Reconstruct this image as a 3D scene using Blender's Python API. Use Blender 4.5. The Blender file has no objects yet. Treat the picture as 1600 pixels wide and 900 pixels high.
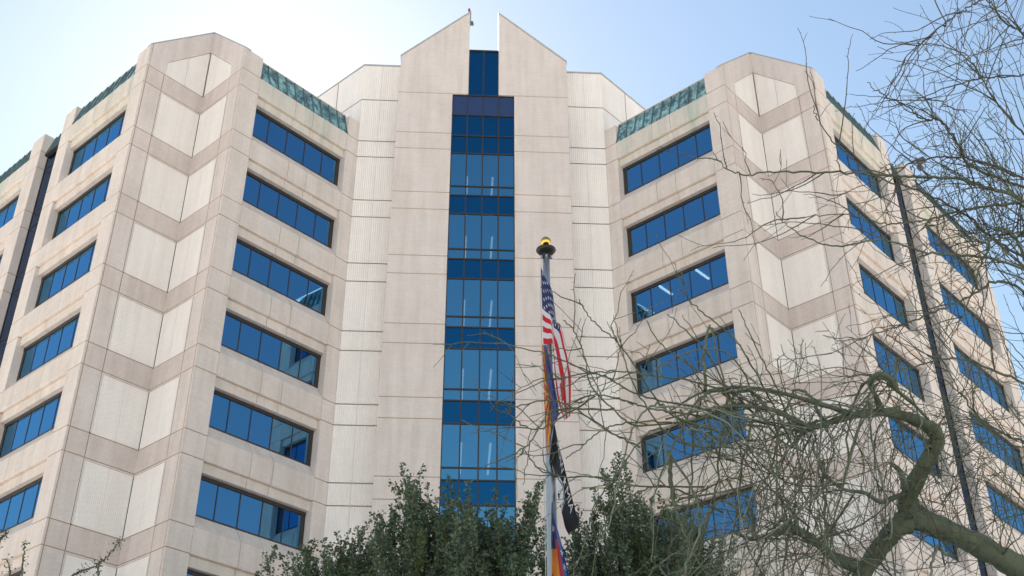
import bpy, bmesh, math, random
from mathutils import Vector, Matrix, noise
R = math.radians
S2 = math.sqrt(.5)
random.seed(7)
sc = bpy.context.scene
col = sc.collection

# ------------------------------------------------------------------ camera
CAM = Vector((-1.22, -49.52, 1.6)); F = 1847.7; PITCH = .5672; YAW = .056; ROLL = -.0028
cy_, sy_, cp_, sp_ = math.cos(YAW), math.sin(YAW), math.cos(PITCH), math.sin(PITCH)
r0 = Vector((cy_, -sy_, 0)); fw = Vector((sy_*cp_, cy_*cp_, sp_)); u0 = Vector((-sy_*sp_, -cy_*sp_, cp_))
cr_, sr_ = math.cos(ROLL), math.sin(ROLL)
rt = r0*cr_ + u0*sr_; up = -r0*sr_ + u0*cr_
cam = bpy.data.cameras.new('camera'); co = bpy.data.objects.new('camera', cam); col.objects.link(co)
co.matrix_world = Matrix(((rt.x, up.x, -fw.x, CAM.x), (rt.y, up.y, -fw.y, CAM.y), (rt.z, up.z, -fw.z, CAM.z), (0, 0, 0, 1)))
cam.sensor_width = 36; cam.lens = F/1600*36; cam.clip_end = 6000; cam.clip_start = .1
sc.camera = co
def at(px, py, d):
    """point seen at a photo pixel (1600x900), d metres along the view axis"""
    return CAM + (fw + rt*((px-800)/F) - up*((py-450)/F))*d

# ------------------------------------------------------------------ sky, sun, exposure
sd = at(425, 150, 1) - CAM; sd.normalize()
SEL = math.asin(sd.z); SAZ = math.atan2(sd.x, sd.y)
w = bpy.data.worlds.new('World'); sc.world = w; w.use_nodes = True
nt = w.node_tree; bg = nt.nodes['Background']
sky = nt.nodes.new('ShaderNodeTexSky'); sky.sky_type = 'NISHITA'; sky.sun_disc = False
sky.sun_elevation = SEL; sky.sun_rotation = SAZ; sky.air_density = 1.75; sky.dust_density = 0.32; sky.ozone_density = 1.6
nt.links.new(sky.outputs[0], bg.inputs[0]); bg.inputs[1].default_value = .0455
sl = bpy.data.lights.new('sun', 'SUN'); sl.energy = 5; sl.angle = R(.5); sl.color = (1, .955, .925)
so = bpy.data.objects.new('sun', sl); col.objects.link(so)
so.rotation_euler = (-sd).to_track_quat('-Z', 'Y').to_euler()
sc.view_settings.view_transform = 'Standard'; sc.view_settings.look = 'None'
sc.view_settings.gamma = 1; sc.view_settings.exposure = 1.76
sc.view_settings.use_curve_mapping = False
try:
    sc.cycles.max_bounces = 6; sc.cycles.transparent_max_bounces = 8
except Exception: pass

# ------------------------------------------------------------------ materials
def mat(name, c, rough=.85, metal=0., emis=None, spec=None):
    m = bpy.data.materials.new(name); m.use_nodes = True
    p = m.node_tree.nodes['Principled BSDF']
    p.inputs['Base Color'].default_value = (*c, 1); p.inputs['Roughness'].default_value = rough
    p.inputs['Metallic'].default_value = metal
    if spec is not None: p.inputs['Specular IOR Level'].default_value = spec
    if emis:
        p.inputs['Emission Color'].default_value = (*emis[0], 1); p.inputs['Emission Strength'].default_value = emis[1]
    return m
def nd(m, t, **k):
    n = m.node_tree.nodes.new(t)
    for a, v in k.items(): setattr(n, a, v)
    return n
def noise_tex(m, scale, detail=4, stretch=(1, 1, 1), rough=.55):
    tc = nd(m, 'ShaderNodeTexCoord'); mp = nd(m, 'ShaderNodeMapping'); mp.inputs['Scale'].default_value = stretch
    n = nd(m, 'ShaderNodeTexNoise'); n.inputs['Scale'].default_value = scale; n.inputs['Detail'].default_value = detail
    n.inputs['Roughness'].default_value = rough
    m.node_tree.links.new(tc.outputs['Object'], mp.inputs[0]); m.node_tree.links.new(mp.outputs[0], n.inputs['Vector'])
    return n.outputs['Fac']
def ramp(m, fac, stops):
    r = nd(m, 'ShaderNodeValToRGB'); e = r.color_ramp.elements
    while len(e) < len(stops): e.new(.5)
    for i, (p, c) in enumerate(stops): e[i].position = p; e[i].color = (*c, 1)
    m.node_tree.links.new(fac, r.inputs[0]); return r.outputs[0]
def mix(m, mode, fac, a, b):
    x = nd(m, 'ShaderNodeMix', data_type='RGBA', blend_type=mode)
    L = m.node_tree.links
    for k, v in ((0, fac), (6, a), (7, b)):
        if hasattr(v, 'links'): L.new(v, x.inputs[k])
        elif k == 0: x.inputs[0].default_value = v
        else: x.inputs[k].default_value = (*v, 1)
    return x.outputs[2]
def concrete(name, c, blot=.07, streak=.07, grain=.07, green=0., bump=.25):
    m = mat(name, c, .9, spec=.25); L = m.node_tree.links; p = m.node_tree.nodes['Principled BSDF']
    g = lambda v: (v, v, v)
    o = mix(m, 'MULTIPLY', 1, c, ramp(m, noise_tex(m, .55, 6, rough=.65), [(.3, g(1-blot)), (.7, g(1+blot*.6))]))
    o = mix(m, 'MULTIPLY', 1, o, ramp(m, noise_tex(m, 1.0, 5, (2.4, 2.4, .22)), [(.35, (1-streak, 1-streak*1.15, 1-streak*1.4)), (.62, g(1+streak*.4))]))
    fine = noise_tex(m, 9, 6, (1, 1, 1), .75)
    o = mix(m, 'MULTIPLY', 1, o, ramp(m, fine, [(.3, g(1-grain)), (.7, g(1+grain))]))
    rough_bands = noise_tex(m, 3.2, 4, (.5, .5, 2.2), .7)
    o = mix(m, 'MULTIPLY', 1, o, ramp(m, rough_bands, [(.35, (1-grain*.5, 1-grain*.6, 1-grain*.7)), (.65, g(1.02))]))
    if green:
        n = noise_tex(m, 1.0, 5, (1.15, 1.15, .12)); n2 = noise_tex(m, .8, 3)
        f = ramp(m, n, [(.52, (0, 0, 0)), (.72, g(green))])
        o = mix(m, 'MIX', f, o, (.26, .40, .34))
    L.new(o, p.inputs['Base Color'])
    b = nd(m, 'ShaderNodeBump'); b.inputs['Strength'].default_value = bump; b.inputs['Distance'].default_value = .02
    L.new(fine, b.inputs['Height']); L.new(b.outputs[0], p.inputs['Normal'])
    return m
M = {}
M['conc'] = concrete('precast_concrete', (.73, .662, .638))
M['concgrey'] = concrete('precast_concrete_grey', (.715, .652, .642))
M['band'] = concrete('precast_concrete_rose', (.68, .607, .59))
M['span'] = concrete('spandrel_concrete', (.71, .642, .615), green=.10)
M['spantop'] = concrete('stained_spandrel_concrete', (.69, .645, .60), green=.5)
M['rib'] = concrete('ribbed_white_concrete', (.88, .842, .83), blot=.03, streak=.04, grain=.025, bump=.1)
M['joint'] = mat('joint_sealant', (.47, .355, .28), .9)
M['cope'] = mat('coping_metal', (.42, .42, .41), .6)
M['capm'] = mat('roof_edge_metal', (.42, .37, .31), .6)
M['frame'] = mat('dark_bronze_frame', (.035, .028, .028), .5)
M['dark'] = mat('interior_dark', (.05, .05, .055), .9)
M['ceil'] = mat('interior_ceiling', (.30, .30, .30), .9)
M['lampb'] = mat('bright_tube_light', (.9, .9, .9), .5, emis=((1, .97, .92), 1.6))
M['lamp'] = mat('ceiling_tube_light', (.9, .9, .9), .5, emis=((1, .98, .95), .75))
def glass(name, tint, refl, base, thru):
    m = bpy.data.materials.new(name); m.use_nodes = True; t = m.node_tree; L = t.links; t.nodes.clear()
    out = nd(m, 'ShaderNodeOutputMaterial'); gl = nd(m, 'ShaderNodeBsdfGlossy'); gl.inputs['Color'].default_value = (*tint, 1); gl.inputs['Roughness'].default_value = .012
    n = noise_tex(m, .35, 1); b = nd(m, 'ShaderNodeBump'); b.inputs['Strength'].default_value = .05; b.inputs['Distance'].default_value = .05
    L.new(n, b.inputs['Height']); L.new(b.outputs[0], gl.inputs['Normal'])
    df = nd(m, 'ShaderNodeBsdfDiffuse'); df.inputs['Color'].default_value = (*base, 1)
    tr = nd(m, 'ShaderNodeBsdfTransparent'); tr.inputs['Color'].default_value = (.35, .5, .6, 1)
    m1 = nd(m, 'ShaderNodeMixShader'); m1.inputs[0].default_value = thru; L.new(df.outputs[0], m1.inputs[1]); L.new(tr.outputs[0], m1.inputs[2])
    lw = nd(m, 'ShaderNodeLayerWeight'); lw.inputs[0].default_value = .6
    mr = nd(m, 'ShaderNodeMapRange'); L.new(lw.outputs['Fresnel'], mr.inputs[0]); mr.inputs[3].default_value = refl; mr.inputs[4].default_value = 1.0
    mc = nd(m, 'ShaderNodeMix', data_type='RGBA'); mc.inputs[6].default_value = (*tint, 1); mc.inputs[7].default_value = (*[min(1, c*1.9) for c in tint], 1)
    L.new(lw.outputs['Fresnel'], mc.inputs[0]); L.new(mc.outputs[2], gl.inputs['Color'])
    m2 = nd(m, 'ShaderNodeMixShader'); L.new(mr.outputs[0], m2.inputs[0]); L.new(m1.outputs[0], m2.inputs[1]); L.new(gl.outputs[0], m2.inputs[2])
    L.new(m2.outputs[0], out.inputs[0]); return m
M['glass'] = glass('blue_reflective_glass', (.125, .335, .60), .62, (.004, .012, .03), .7)
M['glassdk'] = glass('opaque_navy_spandrel_glass', (.02, .19, .38), .40, (.004, .016, .045), 0)
M['glasspl'] = glass('violet_spandrel_glass', (.16, .22, .36), .42, (.03, .035, .07), 0)
M['glasslt'] = glass('pale_blue_vision_glass', (.155, .405, .60), .66, (.004, .012, .03), .5)
M['bronze'] = glass('dark_bronze_glass', (.10, .15, .25), .8, (.02, .015, .018), 0)
cu = mat('patinated_copper', (.1, .3, .28), .8, 0.); o = noise_tex(cu, 2.2, 6, (1, 1, .8), .75); o2 = noise_tex(cu, 5, 5)
c1 = ramp(cu, o, [(.40, (.07, .10, .14)), (.49, (.13, .26, .31)), (.55, (.27, .52, .56)), (.70, (.48, .70, .70))])
cu.node_tree.links.new(mix(cu, 'MULTIPLY', .6, c1, ramp(cu, o2, [(.3, (.6, .6, .6)), (.7, (1.1, 1.1, 1.1))])), cu.node_tree.nodes['Principled BSDF'].inputs['Base Color'])
M['copper'] = cu
M['cudark'] = mat('copper_seam', (.12, .19, .21), .7)

# ------------------------------------------------------------------ helpers
class MB:
    def __init__(s): s.v = []; s.f = []; s.m = []; s.mats = []
    def mi(s, k):
        if k not in s.mats: s.mats.append(k)
        return s.mats.index(k)
    def face(s, pts, k):
        i = len(s.v); s.v += [tuple(p) for p in pts]; s.f.append(tuple(range(i, i+len(pts)))); s.m.append(s.mi(k))
    def box8(s, P, k):   # P: 4 bottom + 4 top points
        i = len(s.v); s.v += [tuple(p) for p in P]
        for q in ((0, 3, 2, 1), (4, 5, 6, 7), (0, 1, 5, 4), (1, 2, 6, 5), (2, 3, 7, 6), (3, 0, 4, 7)):
            s.f.append(tuple(i+j for j in q)); s.m.append(s.mi(k))
    def tube(s, pts, rad, k, sides=6, cap=True):
        n = len(pts); i0 = len(s.v); mk = s.mi(k)
        t0 = (pts[1]-pts[0]).normalized(); a = t0.orthogonal().normalized()
        for i, p in enumerate(pts):
            t = (pts[min(i+1, n-1)]-pts[max(i-1, 0)]); t = t.normalized() if t.length > 1e-9 else t0
            a = (a - t*a.dot(t)); a = a.normalized() if a.length > 1e-6 else t.orthogonal().normalized()
            b = t.cross(a)
            r = rad[i] if isinstance(rad, (list, tuple)) else rad
            for j in range(sides):
                th = 2*math.pi*j/sides; s.v.append(tuple(p + a*(r*math.cos(th)) + b*(r*math.sin(th))))
        for i in range(n-1):
            for j in range(sides):
                j2 = (j+1) % sides
                s.f.append((i0+i*sides+j, i0+i*sides+j2, i0+(i+1)*sides+j2, i0+(i+1)*sides+j)); s.m.append(mk)
        if cap:
            s.f.append(tuple(i0+j for j in reversed(range(sides)))); s.m.append(mk)
            s.f.append(tuple(i0+(n-1)*sides+j for j in range(sides))); s.m.append(mk)
    def lathe(s, c, prof, k, n=24):
        i0 = len(s.v); mk = s.mi(k)
        for r, z in prof:
            for j in range(n):
                th = 2*math.pi*j/n; s.v.append((c[0]+r*math.cos(th), c[1]+r*math.sin(th), c[2]+z))
        for i in range(len(prof)-1):
            for j in range(n):
                j2 = (j+1) % n; s.f.append((i0+i*n+j, i0+i*n+j2, i0+(i+1)*n+j2, i0+(i+1)*n+j)); s.m.append(mk)
    def build(s, name, parent=None, smooth=False):
        me = bpy.data.meshes.new(name); 
        if parent is not None and any(parent.location): 
            L = parent.location; vs = [(x-L.x, y-L.y, z-L.z) for x, y, z in s.v]
        else: vs = s.v
        me.from_pydata(vs, [], s.f)
        for k in s.mats: me.materials.append(M[k])
        me.polygons.foreach_set('material_index', s.m)
        if smooth: me.polygons.foreach_set('use_smooth', [True]*len(s.f))
        me.update()
        ob = bpy.data.objects.new(name, me); col.objects.link(ob)
        if parent is not None: ob.parent = parent
        return ob
def empty(name, loc, label, cat, group=None):
    o = bpy.data.objects.new(name, None); col.objects.link(o); o.location = loc
    o['label'] = label; o['category'] = cat
    if group: o['group'] = group
    bpy.context.view_layer.update() if False else None
    return o

# ------------------------------------------------------------------ ground
gm = mat('desert_ground', (.42, .35, .27), .95)
gm.node_tree.links.new(ramp(gm, noise_tex(gm, .4, 8), [(.3, (.42, .37, .30)), (.7, (.56, .50, .42))]), gm.node_tree.nodes['Principled BSDF'].inputs['Base Color'])
M['ground'] = gm
M['paving'] = concrete('paving_concrete', (.50, .46, .40))
g = MB(); g.face([(-1500, -1500, 0), (1500, -1500, 0), (1500, 1500, 0), (-1500, 1500, 0)], 'ground')
o = g.build('ground'); o['kind'] = 'structure'
g = MB(); g.face([(-60, -38, .004), (60, -38, .004), (60, -12, .004), (-60, -12, .004)], 'paving')
o = g.build('forecourt_pavement'); o['kind'] = 'structure'

# ------------------------------------------------------------------ the office building
U1 = 43.0; BH = 1.1; KN = 10; TOPZ = 1.35
U = lambda k: U1-(k-1)*4.0
Lw = lambda k: U(k)-BH
bld = empty('office_building', (0, 0, 0), 'pale concrete office tower with a split gable over navy glass and two splayed wings', 'building')
part_ = {}
class Pl:   # vertical plane: origin (plan), direction u, outward normal n
    def __init__(s, o, u, n, flip=False):
        s.o = Vector(o); s.u = Vector(u).normalized(); s.n = Vector(n).normalized()
        if flip: s.o.x *= -1; s.u.x *= -1; s.n.x *= -1
    def p(s, t, z, off=0):
        q = s.o+s.u*t+s.n*off; return Vector((q.x, q.y, z))
JG = .022; JD = .03
def panel(mb, pl, s0, s1, z0, z1, k, j='lrbt', off=0):
    a = s0+(JG if 'l' in j else 0); b = s1-(JG if 'r' in j else 0); c = z0+(JG if 'b' in j else 0); d = z1-(JG if 't' in j else 0)
    P = pl.p
    mb.face([P(a, c, off), P(b, c, off), P(b, d, off), P(a, d, off)], k)
    o2 = off-JD
    if 'l' in j: mb.face([P(s0, z0, o2), P(a, c, off), P(a, d, off), P(s0, z1, o2)], 'joint')
    if 'r' in j: mb.face([P(b, c, off), P(s1, z0, o2), P(s1, z1, o2), P(b, d, off)], 'joint')
    if 'b' in j: mb.face([P(s0, z0, o2), P(s1, z0, o2), P(b, c, off), P(a, c, off)], 'joint')
    if 't' in j: mb.face([P(a, d, off), P(b, d, off), P(s1, z1, o2), P(s0, z1, o2)], 'joint')
def ribs(mb, pl, s0, s1, z0, z1, k, pitch=.10, depth=.02, off=0, ztop=None):
    n = max(2, int(round((s1-s0)/pitch))); w_ = (s1-s0)/n; P = pl.p
    zt = ztop if ztop else (lambda s: z1)
    for i in range(n):
        a = s0+i*w_; pts = [(a, -depth), (a+w_*.18, 0), (a+w_*.68, 0), (a+w_*.86, -depth), (a+w_, -depth)]
        for (sa, da), (sb, db) in zip(pts[:-1], pts[1:]):
            mb.face([P(sa, z0, off+da), P(sb, z0, off+db), P(sb, zt(sb), off+db), P(sa, zt(sa), off+da)], k)
def pbox(mb, pl, s0, s1, z0, z1, d0, d1, k):   # d = outward offsets (d1 > d0)
    P = pl.p
    mb.box8([P(s0, z0, d1), P(s1, z0, d1), P(s1, z0, d0), P(s0, z0, d0), P(s0, z1, d1), P(s1, z1, d1), P(s1, z1, d0), P(s0, z1, d0)], k)
def rows(ztop=None):   # (z0, z1, is_band, k)
    r = [(0, Lw(KN+1), False, 11), (Lw(KN+1), U(KN+1), True, 11)]
    for k in range(KN, 0, -1):
        r.append((U(k+1), Lw(k), False, k)); r.append((Lw(k), U(k), True, k))
    if ztop: r.append((U(1), U(1)+ztop, False, 0))
    return r
A_ = (S2, S2); B_ = (-S2, S2)
LA = 7.7355; NN = 3.3737; PW = 1.1178; FAR = .7685; BAY = 5.849; PQ = 1.0964; ST = 2.1622; PS = 1.2647; BAY2 = 7.96; PE = 1.35
RR = .8676; WR = 6.7728; WC = 4.672; WS = 1.71
F0 = Vector((-WR, RR)); P2 = F0-Vector(A_)*LA; N_ = P2+Vector(B_)*NN; P1 = N_-Vector(A_)*NN
GD = .46     # glass recess

outw = lambda pl: pl.u.y*pl.n.x-pl.u.x*pl.n.y > 0
def window(pl, s0, s1, z0, z1, panes, d=GD, lights=()):
    mb = MB(); P = pl.p
    q = [P(s0, z0-.02, -d), P(s1, z0-.02, -d), P(s1, z1+.02, -d), P(s0, z1+.02, -d)]
    mb.face(q if outw(pl) else q[::-1], 'glass')
    wn = mb.build('window', bld)
    fb = MB(); w_ = (s1-s0)/panes
    for i in range(1, panes): pbox(fb, pl, s0+i*w_-.026, s0+i*w_+.026, z0, z1, -d-.03, -d+.018, 'frame')
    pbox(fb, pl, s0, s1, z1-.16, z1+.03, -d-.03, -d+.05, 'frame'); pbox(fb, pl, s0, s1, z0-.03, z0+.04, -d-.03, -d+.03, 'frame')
    pbox(fb, pl, s0, s0+.05, z0+.04, z1-.16, -d-.03, -d+.03, 'frame'); pbox(fb, pl, s1-.2, s1, z0+.04, z1-.16, -d-.03, -d+.03, 'frame')  # frame bronze also stands in for dark reflections: wide far jamb, deep head
    f = fb.build('window_frame', bld); f.parent = wn
    for (s, da, db, zz) in lights:
        lb = MB(); pbox(lb, pl, s-.05, s+.05, z1-.10+zz, z1-.03+zz, -db, -da, 'lampb'); l = lb.build('ceiling_light', bld); l.parent = wn
def spandrel(pl, s0, s1, k, joints):
    """bevelled sill, face, bullnose and stepped lintel above the window of tier k"""
    mb = MB(); P = pl.p; m = 'spantop' if k == 1 else 'span'
    zu, zl = U(k), Lw(k)
    cuts = [s0]+[s0+j for j in joints]+[s1]
    g = .014
    for i in range(len(cuts)-1):
        a, b = cuts[i]+g, cuts[i+1]-g
        prof = ([] if k == 1 else [(-GD-.02, zu+.72), (-.04, zu+.06)])+[(0, zu), (0, zl+.05), (-.02, zl+.01), (-.05, zl), (-.19, zl), (-.19, zl-.02), (-.17, zl-.04), (-.17, zl-.44), (-.19, zl-.46), (-.55, zl-.46)]
        for (d0, z0), (d1, z1) in zip(prof[:-1], prof[1:]):
            mb.face([P(a, z0, d0), P(a, z1, d1), P(b, z1, d1), P(b, z0, d0)], m if (z0 > zl-.03 or True) else m)
        for sd_ in (a, b):
            mb.face([P(sd_, z, d) for d, z in prof]+[P(sd_, zu+.3, -.5)], m)
    for c in cuts[1:-1]:   # grooves
        prof = ([] if k == 1 else [(-GD-.04, zu+.70), (-.06, zu+.05)])+[(-.025, zu), (-.025, zl+.05), (-.05, zl+.02), (-.205, zl+.0), (-.195, zl-.44), (-.55, zl-.44)]
        for (d0, z0), (d1, z1) in zip(prof[:-1], prof[1:]):
            mb.face([P(c-g, z0, d0), P(c-g, z1, d1), P(c+g, z1, d1), P(c+g, z0, d0)], 'joint')
    # underside shadow joint between face and lintel
    mb.face([P(s0, zl+.012, -.04), P(s1, zl+.012, -.04), P(s1, zl+.012, -.2), P(s0, zl+.012, -.2)], 'joint')
    mb.build('spandrel', bld)
def copper(pl, s0, s1, d0=0., z0=.02, cap=True, n=None):
    mb = MB(); P = pl.p; zb = U1+z0; zt = U1+z0+1.45; dt = d0+.42
    n = n or max(3, int(round((s1-s0)/.57))); w_ = (s1-s0)/n
    for i in range(n):
        a, b = s0+i*w_, s0+(i+1)*w_
        mb.face([P(a, zb, -d0-.04), P(b, zb, -d0-.04), P(b, zt, -dt), P(a, zt, -dt)], 'copper')
        if i in (0, n-1): # short cross lock near the top of the end panels
            mb.box8([P(a, zb+.95, -d0-.27), P(b, zb+.95, -d0-.27), P(b, zb+.95, -d0-.33), P(a, zb+.95, -d0-.33), P(a, zb+1.02, -d0-.27), P(b, zb+1.02, -d0-.27), P(b, zb+1.02, -d0-.36), P(a, zb+1.02, -d0-.36)], 'cudark')
    for i in range(n+1):
        a = s0+i*w_; e = .022
        mb.box8([P(a-e, zb, -d0+.04), P(a+e, zb, -d0+.04), P(a+e, zb, -d0-.06), P(a-e, zb, -d0-.06), P(a-e, zt+.03, -dt+.08), P(a+e, zt+.03, -dt+.08), P(a+e, zt+.03, -dt-.05), P(a-e, zt+.03, -dt-.05)], 'cudark')
    mb.build('copper_roof_edge', bld)
    if cap:
        c = MB(); pbox(c, pl, s0, s1, zt-.02, zt+.09, -dt-.5, -dt+.03, 'capm'); c.build('roof_edge_cap', bld)

def pier(pl, s0, s1, top, depth=.6, lj='', band='band', jl=None, sides='lr', name='pier'):
    mb = MB(); P = pl.p
    for z0, z1, isb, k in rows(top):
        m = 'conc'
        panel(mb, pl, s0, s1, z0, z1, m, j=('b' if z0 > 0 else '')+('t' if k else '')+lj)
    zt = U1+top
    if 'l' in sides: 
        for z0, z1, isb, k in rows(top): panel(mb, Pl(pl.p(s0, 0).xy, -pl.n, -pl.u), 0, depth, z0, z1, 'conc', j=('b' if z0 > 0 else '')+('t' if k else ''))
    if 'r' in sides:
        for z0, z1, isb, k in rows(top): panel(mb, Pl(pl.p(s1, 0).xy, -pl.n, pl.u), 0, depth, z0, z1, 'conc', j=('b' if z0 > 0 else '')+('t' if k else ''))
    mb.face([P(s0, zt, 0), P(s1, zt, 0), P(s1, zt, -depth), P(s0, zt, -depth)], 'cope')
    mb.face([P(s0, U1-.5, -depth), P(s1, U1-.5, -depth), P(s1, zt, -depth), P(s0, zt, -depth)], 'conc')
    mb.build(name, bld)

def wing(flip):
    fx = -1 if flip else 1
    fl = lambda v: (v.x, v.y)
    PA = Pl(fl(P2), A_, (S2, -S2), flip)                 # inner facade, s from near corner towards the tower
    PB = Pl(fl(P1), B_, (-S2, -S2), flip)                # outer facade, s from near corner going back
    PN1 = Pl(fl(N_), (-S2, -S2), (S2, -S2), flip)        # notch flank parallel to the inner facade (s from the re-entrant line)
    PN2 = Pl(fl(N_), (S2, -S2), (-S2, -S2), flip)        # notch flank parallel to the outer facade
    # corner piers and bays
    pier(PA, 0, PW, TOPZ, sides='r'); pier(PA, LA-FAR, LA, 1.25, sides='l')
    pier(PB, 0, PW, TOPZ, sides='r')
    q1 = PW+BAY; q0 = q1+PQ; s1 = q0+ST; s0 = s1+PS; e0 = s0+BAY2; e1 = e0+PE
    pier(PB, q1, q0, 1.3, depth=1.3); pier(PB, s1, s0, 1.2, depth=1.3); pier(PB, e0, e1, 1.2, depth=1.3)
    for k in range(1, KN+1):
        a, b = PW, LA-FAR; n = 5
        lights = ()
        if flip and k == 3: lights = ((a+2.1, .7, 1.8, .0), (a+4.3, .7, 1.8, .0))
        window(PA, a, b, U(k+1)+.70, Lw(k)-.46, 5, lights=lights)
        spandrel(PA, a, b, k, ((b-a)*.4, (b-a)*.6))
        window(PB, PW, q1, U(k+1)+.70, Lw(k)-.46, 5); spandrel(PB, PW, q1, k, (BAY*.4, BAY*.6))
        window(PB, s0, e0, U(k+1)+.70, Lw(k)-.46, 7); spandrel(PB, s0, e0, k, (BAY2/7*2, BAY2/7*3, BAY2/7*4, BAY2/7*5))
    copper(PA, PW, LA-FAR); copper(PB, PW, q1); copper(PB, s0, e0)
    copper(PB, q0, s1, d0=.3, z0=-.10, cap=False, n=5)
    # tall glass strip between two piers of the outer facade
    mb = MB(); d = .47; P = PB.p
    q = [P(q0, 0, -d), P(s1, 0, -d), P(s1, U1-.1, -d), P(q0, U1-.1, -d)]
    mb.face(q if outw(PB) else q[::-1], 'bronze'); gs = mb.build('glass_strip', bld)
    fb = MB()
    for z0, z1, isb, k in rows():
        if z0 > 0: pbox(fb, PB, q0, s1, z0-.025, z0+.025, -d-.03, -d+.02, 'frame')
    pbox(fb, PB, q0, q0+.05, 0, U1-.12, -d-.03, -d+.03, 'frame'); pbox(fb, PB, s1-.05, s1, 0, U1-.12, -d-.03, -d+.03, 'frame')
    pbox(fb, PB, q0, s1, U1-.22, U1-.10, -d-.04, -d+.2, 'frame')
    f = fb.build('strip_frame', bld); f.parent = gs
    # notch flanks
    PWN = 2.27
    for pl in (PN1, PN2):
        mb = MB(); P = pl.p; ed = NN-.12
        for z0, z1, isb, k in rows():
            b_ = ('b' if z0 > 0 else '')
            if isb:
                panel(mb, pl, 0, PWN+.08, z0, z1, 'band', 'rbt'); panel(mb, pl, PWN+.08, ed, z0, z1, 'band', 'lrbt')
            else:
                panel(mb, pl, PWN+.08, ed, z0, z1, 'concgrey', 'lr'+b_+'t')
                zz0 = z0+.02; zz1 = z1-.10
                panel(mb, pl, 0, PWN+.08, zz1, z1, 'concgrey', 't'); mb.face([P(0, z0, -.02), P(PWN, z0, -.02), P(PWN, zz0, 0), P(0, zz0, 0)], 'joint')
                mb.face([P(PWN, zz0, 0), P(PWN+.08, zz0, 0), P(PWN+.08, zz1, 0), P(PWN, zz1, 0)], 'concgrey')
            panel(mb, pl, ed, NN, z0, z1, 'conc', 'l'+b_+'t')
        # sloping parapet over the top band
        sl = (4.6-TOPZ)/NN; zt = lambda s: U1+4.6-sl*s; zi = lambda s: U1+3.15-1.0*s
        z0 = U1; a = PWN
        mb.face([P(0, zi(0), 0), P(a, zi(a), 0), P(a, zt(a), 0), P(0, zt(0), 0)], 'concgrey')
        mb.face([P(a, z0+JG, 0), P(ed-JG, z0+JG, 0), P(ed-JG, zt(ed), 0), P(a, zt(a), 0)], 'concgrey')
        mb.face([P(ed+.0, z0+JG, 0), P(NN, z0+JG, 0), P(NN, zt(NN), 0), P(ed, zt(ed), 0)], 'conc')
        mb.face([P(ed-JG, z0, -JD), P(ed, z0, -JD), P(ed, zt(ed), -JD), P(ed-JG, zt(ed), -JD)], 'joint')
        mb.face([P(0, z0, -JD), P(NN, z0, -JD), P(NN, z0+JG, 0), P(0, z0+JG, 0)], 'joint')
        # reveal round the inset of the top panel
        mb.face([P(0, zi(0)-.0, 0), P(a, zi(a), 0), P(a, zi(a)-.04, -.05), P(0, zi(0)-.04, -.05)], 'joint')
        mb.face([P(a, z0, 0), P(a, zi(a), 0), P(a, zi(a), -.05), P(a, z0, -.05)], 'concgrey')
        # back and coping of the parapet
        mb.face([P(-.3, z0-.5, -.3), P(NN, z0-.5, -.3), P(NN, zt(NN), -.3), P(-.3, zt(0), -.3)], 'conc')
        mb.build('notch_wall', bld)
        cb = MB(); cb.box8([P(-.0, zt(0)-.02, .02), P(NN, zt(NN)-.02, .02), P(NN, zt(NN)-.02, -.34), P(0, zt(0)-.02, -.34), P(0, zt(0)+.07, .02), P(NN, zt(NN)+.07, .02), P(NN, zt(NN)+.07, -.34), P(0, zt(0)+.07, -.34)], 'cope'); cb.build('coping', bld)
        # pale ribbed insets
        rb = MB()
        for z0, z1, isb, k in rows():
            if isb: continue
            for (a, b) in ((.0, PWN*.5-.008), (PWN*.5+.008, PWN)):
                ribs(rb, pl, a, b, z0+.02, z1-.10, 'rib', .085, .011, off=-.012)
            rb.face([P(0, z0+.02, -.034), P(PWN, z0+.02, -.034), P(PWN, z1-.10, -.034), P(0, z1-.10, -.034)], 'rib')
        for (a, b) in ((.0, PWN*.5-.008), (PWN*.5+.008, PWN)):
            ribs(rb, pl, a, b, U1+.02, 0, 'rib', .085, .011, off=-.03, ztop=lambda s: zi(s)-.03)
        rb.build('ribbed_panel', bld)
    # return wall at the far end
    mb = MB(); E = PB.p(e1, 0)
    pe = Pl(E.xy, -PB.n, PB.u)
    for z0, z1, isb, k in rows(1.2): panel(mb, pe, 0, 14, z0, z1, 'conc', j=('b' if z0 > 0 else '')+('t' if k else ''))
    mb.build('end_wall', bld)
    return PA, PB, e1
PA, PB, E1 = wing(False); PAr, PBr, _ = wing(True)

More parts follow.
